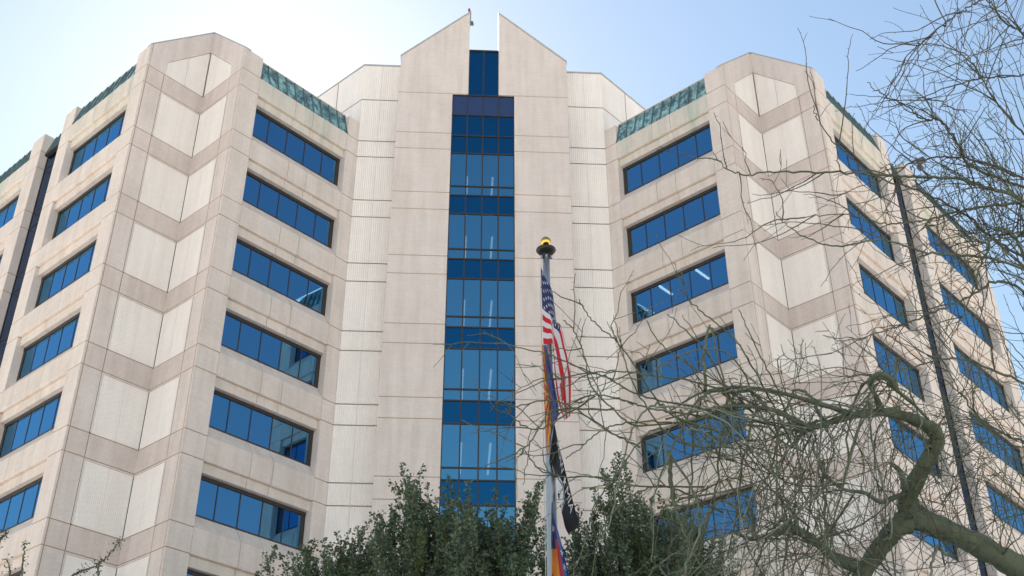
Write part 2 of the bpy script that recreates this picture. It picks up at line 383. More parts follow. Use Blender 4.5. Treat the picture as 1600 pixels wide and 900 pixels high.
# centre: split gable leaves, ribbed flanks, diagonal penthouse walls
for fx in (1, -1):
    flip = fx < 0
    pc = Pl((-WC, 0), (1, 0), (0, -1), flip)
    mb = MB(); P = pc.p; wl = WC-WS
    for z0, z1, isb, k in rows():
        panel(mb, pc, 0, wl, z0, z1, 'concgrey', j=('b' if z0 > 0 else '')+'t')
    panel(mb, pc, 0, wl, U1, U1+2.84, 'concgrey', 'bt')
    gi = WC-.84
    zt = lambda s: U1+5.5+(9.14-5.5)*s/gi; th = 1.2; z0 = U1+2.84
    mb.face([P(0, z0+JG, 0), P(gi, z0+JG, 0), P(gi, zt(gi), 0), P(0, zt(0), 0)], 'concgrey')
    mb.face([P(0, z0, -JD), P(gi, z0, -JD), P(gi, z0+JG, 0), P(0, z0+JG, 0)], 'joint')
    mb.face([P(gi, z0, 0), P(gi, z0, -th), P(gi, zt(gi), -th), P(gi, zt(gi), 0)], 'conc')      # cheek of the gap
    mb.face([P(wl, z0, 0), P(gi, z0, 0), P(gi, z0, -.3), P(wl, z0, -.3)], 'conc')
    mb.face([P(0, U1, -th), P(gi, U1, -th), P(gi, zt(gi), -th), P(0, zt(0), -th)], 'conc')
    ps = Pl((-WC, 0), (0, 1), (-1, 0), flip)
    for z0, z1, isb, k in rows()+[(U1, U1+2.84, False, 0)]: panel(mb, ps, 0, RR+.1, z0, z1, 'conc', j=('b' if z0 > 0 else '')+'t')
    mb.face([P(0, U1+2.84, 0), P(0, U1+2.84, -th), P(0, zt(0), -th), P(0, zt(0), 0)], 'conc')
    pw = Pl((-WS, 0), (0, 1), (1, 0), flip)
    mb.face([pw.p(0, 0), pw.p(.3, 0), pw.p(.3, U1+2.84), pw.p(0, U1+2.84)], 'conc')
    mb.build('tower_wall', bld)
    cb = MB(); cb.box8([P(-.03, zt(0)-.04, .03), P(gi+.03, zt(gi)-.02, .03), P(gi+.03, zt(gi)-.02, -th-.03), P(-.03, zt(0)-.04, -th-.03), P(-.03, zt(0)+.10, .03), P(gi+.03, zt(gi)+.10, .03), P(gi+.03, zt(gi)+.10, -th-.03), P(-.03, zt(0)+.10, -th-.03)], 'cope')
    cb.build('coping', bld)
    pr = Pl((-WR, RR), (1, 0), (0, -1), flip); mb = MB(); w2 = WR-WC+.02
    for z0, z1, isb, k in rows()+[(U1, U1+2.95, False, 0), (U1+2.95, U1+5.52, False, 0)]:
        g = .03 if z0 > 0 else 0
        for a, b in ((.0, w2*.49), (w2*.49+.014, w2)): ribs(mb, pr, a, b, z0+g, z1-g, 'rib', .105, .014)
        mb.face([pr.p(0, z0+g, -.033), pr.p(w2, z0+g, -.033), pr.p(w2, z1-g, -.033), pr.p(0, z1-g, -.033)], 'rib')
        if z0: mb.face([pr.p(0, z0-g, -.06), pr.p(w2, z0-g, -.06), pr.p(w2, z0+g, -.06), pr.p(0, z0+g, -.06)], 'joint')
    mb.build('ribbed_wall', bld)
    pd = Pl((-WR, RR), B_, (-S2, -S2), flip); mb = MB()
    for z0, z1 in ((U1-1, U1+2.95), (U1+2.95, U1+5.52)):
        for a, b in ((0., 2.22), (2.26, 4.5), (4.54, 6.8)):
            ribs(mb, pd, a+.02, b, z0+.03, z1-.03, 'rib', .11, .018)
            mb.face([pd.p(a, z0+.03, -.04), pd.p(b+.03, z0+.03, -.04), pd.p(b+.03, z1-.03, -.04), pd.p(a, z1-.03, -.04)], 'joint')
        mb.face([pd.p(0, z1-.03, -.05), pd.p(6.8, z1-.03, -.05), pd.p(6.8, z1+.03, -.05), pd.p(0, z1+.03, -.05)], 'joint')
    mb.build('penthouse_wall', bld)
    cb = MB(); pbox(cb, pr, -.02, w2, U1+5.50, U1+5.60, -.5, .03, 'cope'); pbox(cb, pd, .01, 6.8, U1+5.50, U1+5.596, -.5, .03, 'cope'); cb.build('coping', bld)

# tall curtain wall
pc = Pl((0, 0), (1, 0), (0, -1)); D = .11
def cw_row(z0, z1, kind, n=4, hw=WS):
    mb = MB(); P = pc.p
    mb.face([P(-hw, z0, -D), P(hw, z0, -D), P(hw, z1, -D), P(-hw, z1, -D)], kind)
    o = mb.build('curtain_glass', cw_); return o
cw_ = None
base = MB(); base.face([pc.p(-WS, -.2 + .2, -D-.02), pc.p(WS, 0, -D-.02), pc.p(WS, .05, -D-.02), pc.p(-WS, .05, -D-.02)], 'frame')
cwf = MB()
for i in range(5):
    x = -WS+i*2*WS/4; e = .035
    pbox(cwf, pc, x-e if 0 < i < 4 else (x if i == 0 else x-.05), x+e if 0 < i < 4 else (x+.05 if i == 0 else x), 0, U1+2.84, -D-.05, -D+.05, 'frame')
for x in (-.83, 0, .83):
    pbox(cwf, pc, x-.035, x+.035, U1+2.84, U1+6.2, -D-.05, -D+.05, 'frame')
pbox(cwf, pc, -.83, .83, U1+6.16, U1+6.26, -D-.3, -D+.06, 'frame')
zs = [U1+2.84, U1+1.4, U1-.06]
for k in range(1, KN+1): zs += [U(k)-1.27, U(k)-3.48, U(k)-4.08]
for z in zs: pbox(cwf, pc, -WS+.05, WS-.05, z-.035, z+.035, -D-.045, -D+.045, 'frame')
cf = cwf.build('curtain_wall_frame', bld)
cw_ = cf
P = pc.p
t = MB(); t.face([P(-.83, U1+2.84, -D), P(.83, U1+2.84, -D), P(.83, U1+6.2, -D), P(-.83, U1+6.2, -D)], 'glassdk'); t.build('curtain_glass', cf)
cw_row(U1+1.4, U1+2.84, 'glasspl'); cw_row(U1-.06, U1+1.4, 'glassdk'); cw_row(U1-1.27, U1-.06, 'glassdk')
for k in range(1, KN+1):
    cw_row(U(k)-3.48, U(k)-1.27, 'glasslt'); cw_row(U(k)-4.08, U(k)-3.48, 'glasslt')
    if k < KN: cw_row(U(k+1)-1.27, U(k)-4.08, 'glassdk')
    for x in (-.78, .62):
        lb = MB(); pbox(lb, pc, x-.05, x+.05, U(k)-1.40, U(k)-1.33, -5.6, -2.0, 'lamp'); lb.build('ceiling_light', cf)

M['redlens'] = mat('red_lens', (.55, .06, .03), .3); M['fix'] = mat('grey_fixture', (.10, .11, .12), .5)
wl_ = MB(); wl_.lathe((-.90, -.02, U1+9.22), [(.05, 0), (.05, .06), (.0, .06)], 'fix', 10); wl_.lathe((-.90, -.02, U1+9.28), [(.065, 0), (.075, .05), (.06, .13), (0, .16)], 'redlens', 12)
wl_.tube([Vector((-.80, .03, U1+9.3)), Vector((-.80, .03, U1+8.2))], .022, 'fix', 6); wl_.box8([(-.82, -.05, U1+8.2), (-.62, -.05, U1+8.2), (-.62, .12, U1+8.2), (-.82, .12, U1+8.2), (-.82, -.05, U1+8.42), (-.66, -.05, U1+8.40), (-.66, .12, U1+8.40), (-.82, .12, U1+8.42)], 'fix')
wl_.build('warning_light', bld)
sc_ = MB(); P = PBr.p; s_ = PW+BAY+PQ+ST+PS+.1  # security camera on a short pole with an arm, no lamp
sc_.tube([P(s_, U1+.9, -.1), P(s_, U1+1.75, -.1)], .04, 'fix', 6); sc_.tube([P(s_, U1+1.6, -.1), P(s_, U1+1.75, .2), P(s_-.1, U1+1.72, .55)], .03, 'fix', 6)
pbox(sc_, PBr, s_-.32, s_+.12, U1+1.62, U1+1.80, .35, .85, 'fix'); pbox(sc_, PBr, s_-.2, s_+.1, U1+1.2, U1+1.42, .3, .6, 'fix')
sc_.build('roof_security_camera', bld)
# rooms behind the glass, roofs and back walls (closed shell)
mb = MB()
mb.box8([(-WS-.02, .31, 0), (WS+.02, .31, 0), (WS+.02, 8, 0), (-WS-.02, 8, 0), (-WS-.02, .31, .1), (WS+.02, .31, .1), (WS+.02, 8, .1), (-WS-.02, 8, .1)], 'dark')
for k in range(1, KN+1):
    z = U(k)-1.3
    mb.face([(-WS, .2, z), (WS, .2, z), (WS, 8, z), (-WS, 8, z)], 'dark')
for x in (-WS, WS): mb.face([(x, .3, 0), (x, 8, 0), (x, 8, U1), (x, .3, U1)], 'dark')
mb.face([(-WS, 8, 0), (WS, 8, 0), (WS, 8, U1), (-WS, 8, U1)], 'dark')
mb.face([(-.84, .3, U1+2.8), (.84, .3, U1+2.8), (.84, .3, U1+6.2), (-.84, .3, U1+6.2)], 'dark')
for pl, s0, s1 in ((PA, .1, LA), (PAr, .1, LA), (PB, .1, E1-.1), (PBr, .1, E1-.1)):
    P = pl.p
    for k in range(1, KN+1):
        z = Lw(k)-.45
        mb.face([P(s0, z, -GD-.03), P(s1, z, -GD-.03), P(s1, z, -4), P(s0, z, -4)], 'dark')
    mb.face([P(s0, 0, -4), P(s1, 0, -4), P(s1, U1, -4), P(s0, U1, -4)], 'dark')
mb.build('interior', bld)
mb = MB()
Ex, Ey = PB.p(E1, 0).xy; q = Vector((Ex, Ey))+Vector((S2, S2))*14
left = [(F0.x, F0.y), (P2.x+.3*0, P2.y), (N_.x, N_.y), (P1.x, P1.y), (Ex, Ey), (q.x, q.y)]
ins = lambda p: p
poly = left+[(-x, y) for x, y in reversed(left)]
zr = U1-.35
fcs = [(x*.985, y*.985+.35, zr) for x, y in poly]
me = bpy.data.meshes.new('roof'); bm = bmesh.new(); vs = [bm.verts.new(p) for p in fcs]; f = bm.faces.new(vs); bmesh.ops.triangulate(bm, faces=[f]); bm.to_mesh(me); bm.free(); me.materials.append(M['cope'])
ro = bpy.data.objects.new('roof', me); col.objects.link(ro); ro.parent = bld
mb.face([(q.x, q.y, 0), (-q.x, q.y, 0), (-q.x, q.y, U1), (q.x, q.y, U1)], 'conc')
d0 = Vector((-WR, RR))+Vector(B_)*6.8
pen = [(-WC, RR+.1), (-WR+.1, RR+.1), (d0.x+.1, d0.y), (-8, 14), (8, 14), (-d0.x-.1, d0.y), (WR-.1, RR+.1), (WC, RR+.1)]
for a, b in zip(pen[2:5], pen[3:6]): mb.face([(a[0], a[1], U1-1), (b[0], b[1], U1-1), (b[0], b[1], U1+5.5), (a[0], a[1], U1+5.5)], 'conc')
mb.face([(x, y, U1+5.3) for x, y in pen], 'cope')
mb.build('rear_wall', bld)
# ------------------------------------------------------------------ plant materials
def bark(name, c1_, c2_, sc_=14, rough=.8):
    m = mat(name, c1_, rough, spec=.25); p = m.node_tree.nodes['Principled BSDF']
    n = noise_tex(m, sc_, 6, (1, 1, .6), .7); n2 = noise_tex(m, 3, 3)
    o = ramp(m, n, [(.38, c2_), (.52, c1_)])
    o = mix(m, 'MULTIPLY', 1, o, ramp(m, n2, [(.3, (.75, .75, .72)), (.7, (1.15, 1.12, 1.05))]))
    m.node_tree.links.new(o, p.inputs['Base Color'])
    b = nd(m, 'ShaderNodeBump'); b.inputs['Strength'].default_value = .6; b.inputs['Distance'].default_value = .01
    m.node_tree.links.new(n, b.inputs['Height']); m.node_tree.links.new(b.outputs[0], p.inputs['Normal'])
    return m
M['pvbark'] = bark('green_bark', (.165, .195, .14), (.115, .135, .095))
M['pvtwig'] = bark('green_twig_bark', (.175, .195, .13), (.11, .12, .08), 20)
M['pvpale'] = bark('pale_twig_bark', (.30, .33, .28), (.20, .22, .18), 20)
M['pvdark'] = bark('dark_twig_bark', (.15, .145, .125), (.10, .095, .08), 20)
M['wound'] = mat('pruning_scar', (.03, .02, .015), .95)
M['trunkb'] = bark('grey_brown_bark', (.12, .095, .07), (.06, .05, .04), 18)
def leafmat(name, a, b):
    m = mat(name, a, .6, spec=.3); p = m.node_tree.nodes['Principled BSDF']
    n = noise_tex(m, 2.2, 4, rough=.7); gi = nd(m, 'ShaderNodeNewGeometry')
    o = ramp(m, n, [(.35, a), (.65, b)])
    o = mix(m, 'MULTIPLY', 1, o, ramp(m, gi.outputs['Random Per Island'], [(0, (.6, .62, .6)), (1, (1.35, 1.35, 1.3))]))
    m.node_tree.links.new(o, p.inputs['Base Color'])
    return m
M['leafA'] = leafmat('dark_foliage', (.072, .115, .068), (.135, .19, .118))
M['leafB'] = leafmat('dusty_foliage', (.09, .135, .088), (.165, .215, .145))
M['leafC'] = leafmat('yellow_green_foliage', (.07, .10, .035), (.12, .15, .055))
M['leafpv'] = leafmat('sprig_foliage', (.08, .11, .05), (.14, .17, .08))

def rv(r, s=1.): return Vector((r.gauss(0, s), r.gauss(0, s), r.gauss(0, s)))
def smooth(pts, n=6):
    """Catmull-Rom through the points"""
    P = [pts[0]*2-pts[1]]+list(pts)+[pts[-1]*2-pts[-2]]; out = []
    for i in range(1, len(P)-2):
        a, b, c, d = P[i-1:i+3]
        for j in range(n):
            t = j/n; out.append(.5*((2*b)+(c-a)*t+(2*a-5*b+4*c-d)*t*t+(3*b-a-3*c+d)*t**3))
    out.append(pts[-1]); return out
def taper(n, r0_, r1_, pw=1.): return [r0_+(r1_-r0_)*(i/(n-1))**pw for i in range(n)]

# ------------------------------------------------------------------ palo verde trees (bare, green barked)
def zig_shoot(mb, r, a, b, rad, key, bow=.25, twigs=1., zig=.012, dark=None):
    """a long wiry shoot from a to b with side twigs; returns its points"""
    d = b-a; L_ = d.length
    if L_ < .05: return [a, b]
    side = rv(r).cross(d).normalized(); bowv = (side*.6+Vector((0, 0, 1))*r.uniform(.1, 1)).normalized()*L_*bow*r.uniform(-.4, 1)
    n = max(8, int(L_/.055)); pts = []
    w1 = rv(r, L_*.03); w2 = rv(r, L_*.010); ph = r.uniform(0, 6)
    for i in range(n+1):
        t = i/n
        p = a+d*t+bowv*(4*t*(1-t))+w1*math.sin(t*7+ph)*t*(1-t)*3+w2*math.sin(t*15+ph)*t
        pts.append(p+rv(r, zig*.55*(.3+t*.7))*(0 if i == 0 else 1))
    rr_ = taper(n+1, rad, max(.002, rad*.25), .8)
    mb.tube(pts, rr_, key, 4, False)
    sg = 1
    for i in range(int(n*.12), n):
        if r.random() < .20*twigs:
            t = (pts[i]-pts[i-1]).normalized(); s_ = t.cross(rv(r)).normalized(); sg = -sg
            l = r.uniform(.10, .42)*(1.2-.6*i/n); q = [pts[i]]; dirn = (t*.75+s_*.8).normalized()
            m_ = max(3, int(l/.05))
            for _ in range(m_):
                dirn = (dirn+rv(r, .10)+Vector((0, 0, .05))).normalized(); q.append(q[-1]+dirn*(l/m_))
            mb.tube(q, taper(len(q), max(.0024, rr_[i]*.6), .0018), key, 3, False)
            if l > .25 and r.random() < .6:
                c = q[len(q)//2]; dd = (dirn+rv(r, .5)).normalized()
                mb.tube([c, c+dd*.06+rv(r, .008), c+dd*.13+rv(r, .012)], [.0035, .003, .0022], key, 3, False)
        elif r.random() < .5:  # thorn
            t = (pts[i]-pts[i-1]).normalized(); s_ = t.cross(rv(r)).normalized()
            mb.tube([pts[i], pts[i]+(t*.4+s_)*.02], [.0022, .001], key, 3, False)
    return pts
def limb(mb, spec, key, sides=12, n=6, lump=.06, seed=1):
    """spec: (px, py, depth, width_px)"""
    pts = smooth([at(x, y, d) for x, y, d, w_ in spec], n)
    ws = [w_*d/F/2 for x, y, d, w_ in spec]; rad = []
    for i in range(len(ws)-1):
        for j in range(n): rad.append(ws[i]+(ws[i+1]-ws[i])*j/n)
    rad.append(ws[-1])
    r = random.Random(seed); ph = r.uniform(0, 9)
    rad = [q*(1+lump*math.sin(i*.9+ph)+lump*r.uniform(-.9, .9)+(.13 if r.random() < .08 else 0)) for i, q in enumerate(rad)]
    mb.tube(pts, rad, key, sides); return pts

def palo_verde_near():
    base = at(1720, 1000, 8.4); base.z = 0; base += Vector((.5, -.3, 0))
    t = empty('palo_verde_tree', base, 'leafless green barked tree with thick crooked limbs in front of the right wing', 'tree')
    r = random.Random(11)
    mb = MB()
    fork = at(1420, 812, 8.0)
    # trunk from the ground up to the limb that enters the picture
    e = at(1655, 925, 8.3); tp = smooth([base, base+Vector((-.06, .1, 1.2)), base+Vector((.05, .05, 2.2)), e+(base-e)*.25+Vector((0, 0, .55)), e], 6)
    mb.tube(tp, taper(len(tp), .19, .095, .9), 'pvbark', 14)
    mb.build('trunk', t, True)
    mb = MB()
    limb(mb, [(1660, 930, 8.3, 42), (1600, 893, 8.2, 40), (1540, 858, 8.15, 37), (1480, 829, 8.05, 34), (1440, 815, 8.0, 33), (1414, 806, 8.0, 36)], 'pvbark', 14, seed=2)
    mb.build('limb', t, True); mb = MB()
    limb(mb, [(1425, 815, 8.0, 35), (1418, 790, 8.0, 31), (1424, 765, 7.95, 27), (1440, 735, 7.9, 26), (1456, 706, 7.85, 23), (1464, 684, 7.85, 25), (1452, 667, 7.8, 22), (1425, 655, 7.75, 17), (1395, 645, 7.7, 15), (1365, 645, 7.65, 13), (1330, 650, 7.6, 12), (1290, 662, 7.55, 9), (1256, 676, 7.5, 7), (1235, 700, 7.45, 5)], 'pvbark', 12, seed=3)
    # knots and scars
    for (x, y, d, s_) in ((1414, 757, 7.9, 9), (1453, 700, 7.75, 9), (1455, 679, 7.75, 7), (1424, 808, 7.85, 8), (1388, 832, 7.85, 9), (1370, 850, 7.9, 10), (1407, 786, 7.85, 4)):
        c = at(x, y, d); mb.tube([c+fw*.03, c-fw*.012], [s_*d/F*.62, s_*d/F*.42], 'pvbark', 9); mb.tube([c-fw*.006, c-fw*.0155], [s_*d/F*.34, s_*d/F*.26], 'wound', 8)
    limb(mb, [(1414, 762, 7.9, 12), (1410, 745, 7.8, 10), (1404, 733, 7.75, 8), (1392, 725, 7.7, 6)], 'pvpale', 8, seed=4)
    mb.build('limb', t, True); mb = MB()
    limb(mb, [(1420, 812, 8.0, 34), (1398, 828, 7.95, 31), (1380, 850, 7.95, 29), (1362, 875, 7.9, 27), (1345, 905, 7.9, 27), (1330, 960, 7.9, 25)], 'pvbark', 12, seed=5)
    limb(mb, [(1350, 893, 7.9, 20), (1325, 882, 7.85, 17), (1300, 868, 7.8, 15), (1277, 848, 7.75, 14), (1252, 833, 7.7, 14), (1232, 826, 7.65, 12), (1210, 833, 7.6, 8), (1178, 842, 7.5, 6), (1140, 830, 7.45, 4)], 'pvbark', 10, seed=6)
    mb.build('limb', t, True); mb = MB()
    limb(mb, [(1376, 642, 7.65, 12), (1371, 625, 7.55, 9), (1362, 606, 7.5, 8), (1363, 592, 7.45, 9), (1375, 584, 7.4, 9), (1390, 592, 7.4, 8), (1402, 610, 7.45, 6), (1428, 632, 7.5, 5), (1450, 655, 7.6, 4)], 'pvbark', 8, seed=7)
    limb(mb, [(1416, 770, 7.95, 9), (1396, 778, 7.8, 8), (1376, 784, 7.7, 7), (1350, 770, 7.5, 6), (1320, 765, 7.4, 5), (1290, 745, 7.3, 4)], 'pvbark', 8, seed=8)
    limb(mb, [(1340, 650, 7.6, 9), (1310, 640, 7.5, 8), (1270, 628, 7.4, 7), (1220, 614, 7.3, 6), (1160, 605, 7.2, 5), (1100, 612, 7.1, 4), (1050, 640, 7.0, 3)], 'pvbark', 8, seed=9)
    limb(mb, [(1300, 660, 7.55, 9), (1268, 668, 7.4, 8), (1240, 655, 7.3, 8), (1205, 640, 7.2, 7), (1150, 634, 7.1, 6), (1100, 640, 7.05, 4), (1040, 655, 7.0, 3)], 'pvbark', 8, seed=10)
    mb.build('limb', t, True)
    # wiry shoots
    mb = MB()
    def line(spec, key='pvtwig', w0=4., tw=1.):
        pts = smooth([at(x, y, d) for x, y, d in spec], 8); d0 = spec[0][2]; n = len(pts)
        pts = [p+rv(r, .003) for p in pts]
        rr_ = taper(n, w0*d0/F/2, .0032, .8); mb.tube(pts, rr_, key, 5, False)
        for i in range(3, n):
            if r.random() < .09*tw:
                tt = (pts[i]-pts[i-1]).normalized(); s_ = tt.cross(rv(r)).normalized()
                zig_shoot(mb, r, pts[i], pts[i]+(tt*.8+s_*.7)*r.uniform(.12, .45), .0042, key, .15, .5, .008)
        return pts
    hand = [
     [(1256, 676, 7.5), (1150, 650, 7.3), (1020, 623, 7.1), (980, 609, 7.05), (949, 590, 7.0), (913, 578, 7.0), (880, 563, 6.95), (847, 551, 6.9), (804, 541, 6.9), (778, 530, 6.9)],
     [(1200, 640, 7.3), (1100, 600, 7.1), (1020, 587, 7.0), (991, 582, 7.0), (958, 580, 6.95), (913, 584, 6.9), (880, 591, 6.9), (866, 594, 6.9)],
     [(1180, 690, 7.3), (1100, 668, 7.1), (1020, 658, 7.0), (969, 663, 6.95), (947, 669, 6.9), (924, 684, 6.9), (905, 702, 6.9), (885, 716, 6.85)],
     [(1200, 668, 7.3), (1090, 650, 7.1), (1020, 638, 7.0), (991, 631, 7), (958, 621, 6.95), (935, 617, 6.9), (913, 620, 6.9), (891, 633, 6.9), (869, 651, 6.9)],
     [(1120, 650, 7.1), (1000, 665, 7.0), (960, 640, 7.0), (925, 605, 6.9), (916, 570, 6.9), (908, 540, 6.9), (893, 512, 6.85), (880, 500, 6.8)],
     [(1130, 690, 7.2), (1040, 640, 7.1), (985, 560, 7.0), (960, 530, 6.95), (925, 500, 6.9), (905, 470, 6.85)],
     [(1150, 700, 7.2), (1060, 690, 7.1), (1000, 620, 7.0), (975, 560, 6.95), (955, 510, 6.9)],
     [(1000, 700, 7.1), (950, 672, 7), (900, 640, 6.9), (860, 625, 6.85), (802, 635, 6.85), (775, 628, 6.8)],
     [(930, 620, 7.0), (880, 650, 6.9), (845, 670, 6.85), (818, 665, 6.8), (800, 650, 6.8), (790, 640, 6.8)],
     [(960, 640, 7.0), (870, 640, 6.9), (845, 665, 6.85), (830, 690, 6.8), (812, 704, 6.8), (795, 715, 6.8)],
     [(1100, 760, 7.2), (1000, 760, 7.0), (930, 745, 6.9), (880, 745, 6.9), (845, 735, 6.85), (828, 715, 6.8), (820, 705, 6.8)],
     [(1150, 720, 7.2), (1070, 690, 7.1), (1030, 670, 7.0), (1000, 690, 6.95), (965, 740, 6.9), (930, 790, 6.9), (910, 860, 6.85), (890, 905, 6.85)],
     [(1130, 800, 7.3), (1040, 760, 7.1), (980, 780, 7), (940, 830, 6.95), (925, 900, 6.9)],
     [(1230, 700, 7.4), (1190, 650, 7.3), (1165, 590, 7.2), (1140, 555, 7.1), (1100, 545, 7.0), (1050, 560, 7.0), (1010, 590, 6.9)],
     [(1235, 690, 7.4), (1190, 600, 7.2), (1155, 540, 7.1), (1120, 505, 7.0), (1078, 470, 6.95), (1065, 425, 6.9)],
     [(1240, 680, 7.4), (1215, 610, 7.2), (1190, 560, 7.1), (1170, 520, 7.0), (1155, 485, 7.0)],
     [(1180, 650, 7.3), (1140, 610, 7.2), (1085, 575, 7.1), (1035, 540, 7.0), (1010, 500, 6.9)],
     [(1150, 640, 7.3), (1110, 560, 7.2), (1075, 520, 7.0), (1043, 490, 6.95)],
    ]
    for h_ in hand: line(h_, 'pvtwig', 3.3)
    # random shoots: start on the skeleton, end in the lower right quarter
    src = [(1256, 676, 7.5), (1290, 662, 7.6), (1330, 650, 7.6), (1365, 645, 7.6), (1232, 826, 7.7), (1252, 833, 7.7), (1277, 848, 7.7), (1200, 640, 7.2), (1160, 605, 7.2), (1100, 640, 7.1), (1180, 842, 7.5), (1350, 770, 7.5), (1290, 745, 7.3), (1363, 590, 7.4), (1402, 612, 7.5), (1345, 905, 7.9), (1300, 868, 7.8), (1330, 930, 7.9), (1240, 700, 7.4), (1150, 634, 7.1), (1100, 612, 7.1), (1050, 645, 7.0), (1120, 760, 7.2), (1050, 780, 7.0), (1250, 950, 7.6), (1150, 950, 7.3), (1060, 950, 7.1), (1400, 900, 7.8), (1480, 870, 7.9)]
    for i in range(230):
        s_ = src[r.randrange(len(src))]
        a = at(s_[0]+r.gauss(0, 12), s_[1]+r.gauss(0, 10), s_[2]+r.gauss(0, .15))
        for _ in range(40):
            ex = r.triangular(900, 1500, 1230); ey = r.uniform(530, 960)
            dist = math.hypot(ex-s_[0], ey-s_[1])
            if not (60 < dist < 330): continue
            if ex < 1080 and r.random() < .5: continue
            if ey < 620 and r.random() < .65: continue
            if ex > 1380 and r.random() < .6: continue
            break
        b = at(ex, ey, s_[2]+r.uniform(-1.1, 1.0))
        key = r.choices(('pvtwig', 'pvpale', 'pvdark'), (.56, .22, .22))[0]
        zig_shoot(mb, r, a, b, r.choice((.003, .0035, .0045, .007)), key, .34, .7, .006)
    src2 = [(1464, 684, 7.85), (1500, 838, 8.1), (1560, 870, 8.1), (1600, 890, 8.2), (1440, 815, 8.0), (1440, 735, 7.9), (1452, 667, 7.8), (1400, 645, 7.7), (1380, 850, 7.9), (1480, 829, 8.0), (1620, 700, 8.3), (1620, 800, 8.3)]
    for i in range(110):
        s_ = src2[r.randrange(len(src2))]; a = at(s_[0]+r.gauss(0, 5), s_[1]+r.gauss(0, 5), s_[2])
        while True:
            ex, ey = r.uniform(1330, 1640), r.uniform(540, 930)
            if 60 < math.hypot(ex-s_[0], ey-s_[1]) < 300: break
        zig_shoot(mb, r, a, at(ex, ey, s_[2]+r.uniform(-.8, .6)), r.choice((.0025, .003, .004)), r.choice(('pvtwig', 'pvtwig', 'pvdark')), .32, .7, .006)
    for i in range(24):   # hooped, drooping pale shoots
        s_ = src[r.randrange(len(src))]; a = at(s_[0], s_[1], s_[2])
        ex, ey = s_[0]+r.uniform(-150, 60), s_[1]+r.uniform(40, 220)
        b = at(ex, ey, s_[2]+r.uniform(-.8, .5)); mid = (a+b)/2+Vector((0, 0, r.uniform(.25, .6)))
        pts = smooth([a, a*.6+mid*.4+Vector((0, 0, .12)), mid, b*.7+mid*.3+rv(r, .05), b], 8); pts = [p+rv(r, .006) for p in pts]
        mb.tube(pts, taper(len(pts), r.uniform(.007, .015), .003), r.choice(('pvpale', 'pvtwig')), 6, False)
    mb.build('crown', t)
palo_verde_near()

